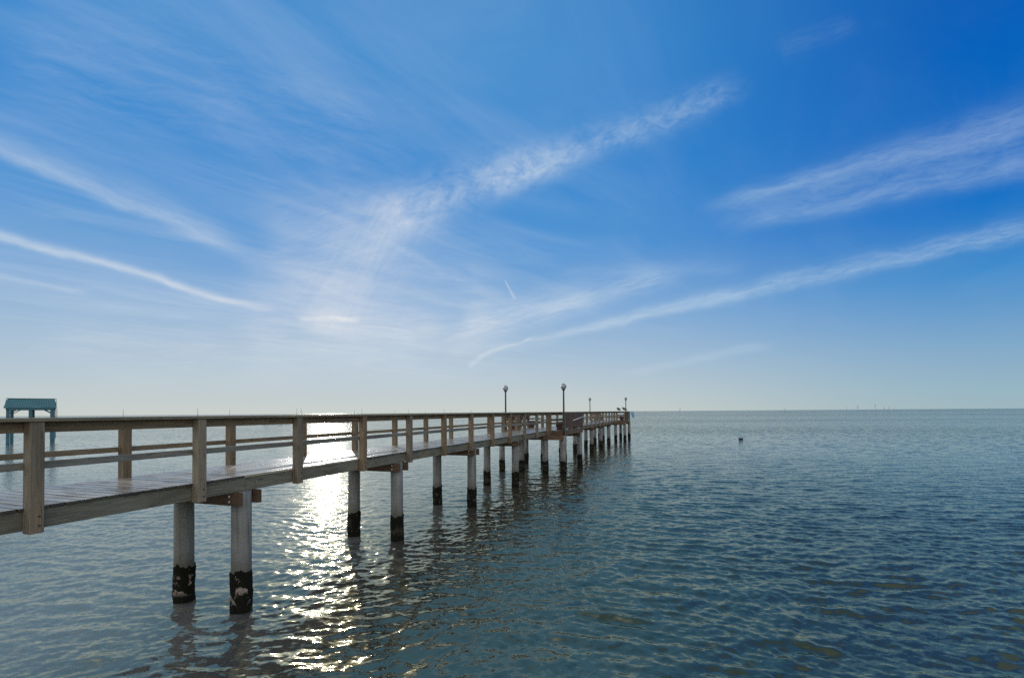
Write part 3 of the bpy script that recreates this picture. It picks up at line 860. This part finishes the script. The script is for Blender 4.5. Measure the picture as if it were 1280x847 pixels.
base = b.mix(.01, grad, comp)
ccol = b.mix(glow, rgb(.50,.66,.79), rgb(.78,.80,.82))
fc = b.mix(b.m('MINIMUM', cl, .95), base, ccol)
# unseen cloud added above the frame to tone the water: paler left, dull right
hm = b.m('MULTIPLY', b.rng(b__, .87, 2.0), b.rng(dy, .0, .1))
sl = b.rng(dx, -.30, .12, 1, 0)
hn = b.rng(b.noise(b.vm('MULTIPLY', d, (1.2, 1.2, 1.2)), 1.0, 3, .5, .3), .25, .75, .7, 1)
fc = b.mix(b.m('MULTIPLY', hm, hn), fc, b.mix(sl, rgb(.07,.14,.17), rgb(.42,.50,.58)))
lb = b.m('MULTIPLY', b.rng(a_, -2.2, -1.10, 1, 0), b.rng(dy, .0, .1))  # bright bank added further left to brighten the water's reflections
fc = b.mix(b.m('MULTIPLY', lb, hn), fc, rgb(1.3,1.32,1.35))
rb = b.m('MULTIPLY', b.m('MULTIPLY', b.rng(a_, 1.10, 1.6), b.rng(dy, .0, .1)), b.rng(b__, .1, .5))  # dull bank added out of view on the right to grey the water
fc = b.mix(b.m('MULTIPLY', rb, hn), fc, rgb(.13,.20,.23))
# broken bright cloud added behind the camera to light the pier's near side
bk = b.noise(b.vm('MULTIPLY', d, (2.2, 2.2, 4.5)), 1.0, 6, .6, .3)
bk = b.m('MULTIPLY', b.rng(bk, .36, .56), b.rng(dy, -.45, .0, 1, 0))
fc = b.mix(bk, fc, rgb(1.4,1.36,1.3))
bg = b.n('ShaderNodeBackground'); b.put(bg.inputs[0], fc); bg.inputs[1].default_value = 1.0
ow = b.n('ShaderNodeOutputWorld'); nt.links.new(bg.outputs[0], ow.inputs[0])
wd.cycles.sampling_method = 'MANUAL'; wd.cycles.sample_map_resolution = 1024

# ------------------------------------------------------------------ camera
cd = bpy.data.cameras.new('camera'); cam = bpy.data.objects.new('camera', cd); col.objects.link(cam)
cd.sensor_width = 36; cd.lens = F/1280*36; cd.clip_start = .1; cd.clip_end = 20000
PITCH = 1.0
cam.matrix_world = Matrix.Translation((0, 0, EYE)) @ Matrix.Rotation(R(90+PITCH), 4, 'X') @ Matrix.Rotation(R(-.44), 4, 'Z')
cd.shift_y = (514.4-423.5 - F*math.tan(R(PITCH)))/1280
sc.camera = cam

sc.view_settings.view_transform = 'Standard'; sc.view_settings.look = 'None'
sc.view_settings.exposure = 0; sc.view_settings.gamma = 1
sc.cycles.use_denoising = False
sc.cycles.use_adaptive_sampling = True; sc.cycles.adaptive_threshold = .008
sc.cycles.max_bounces = 6; sc.cycles.transparent_max_bounces = 8; sc.cycles.glossy_bounces = 2; sc.cycles.diffuse_bounces = 2
sc.cycles.caustics_reflective = False; sc.cycles.caustics_refractive = False
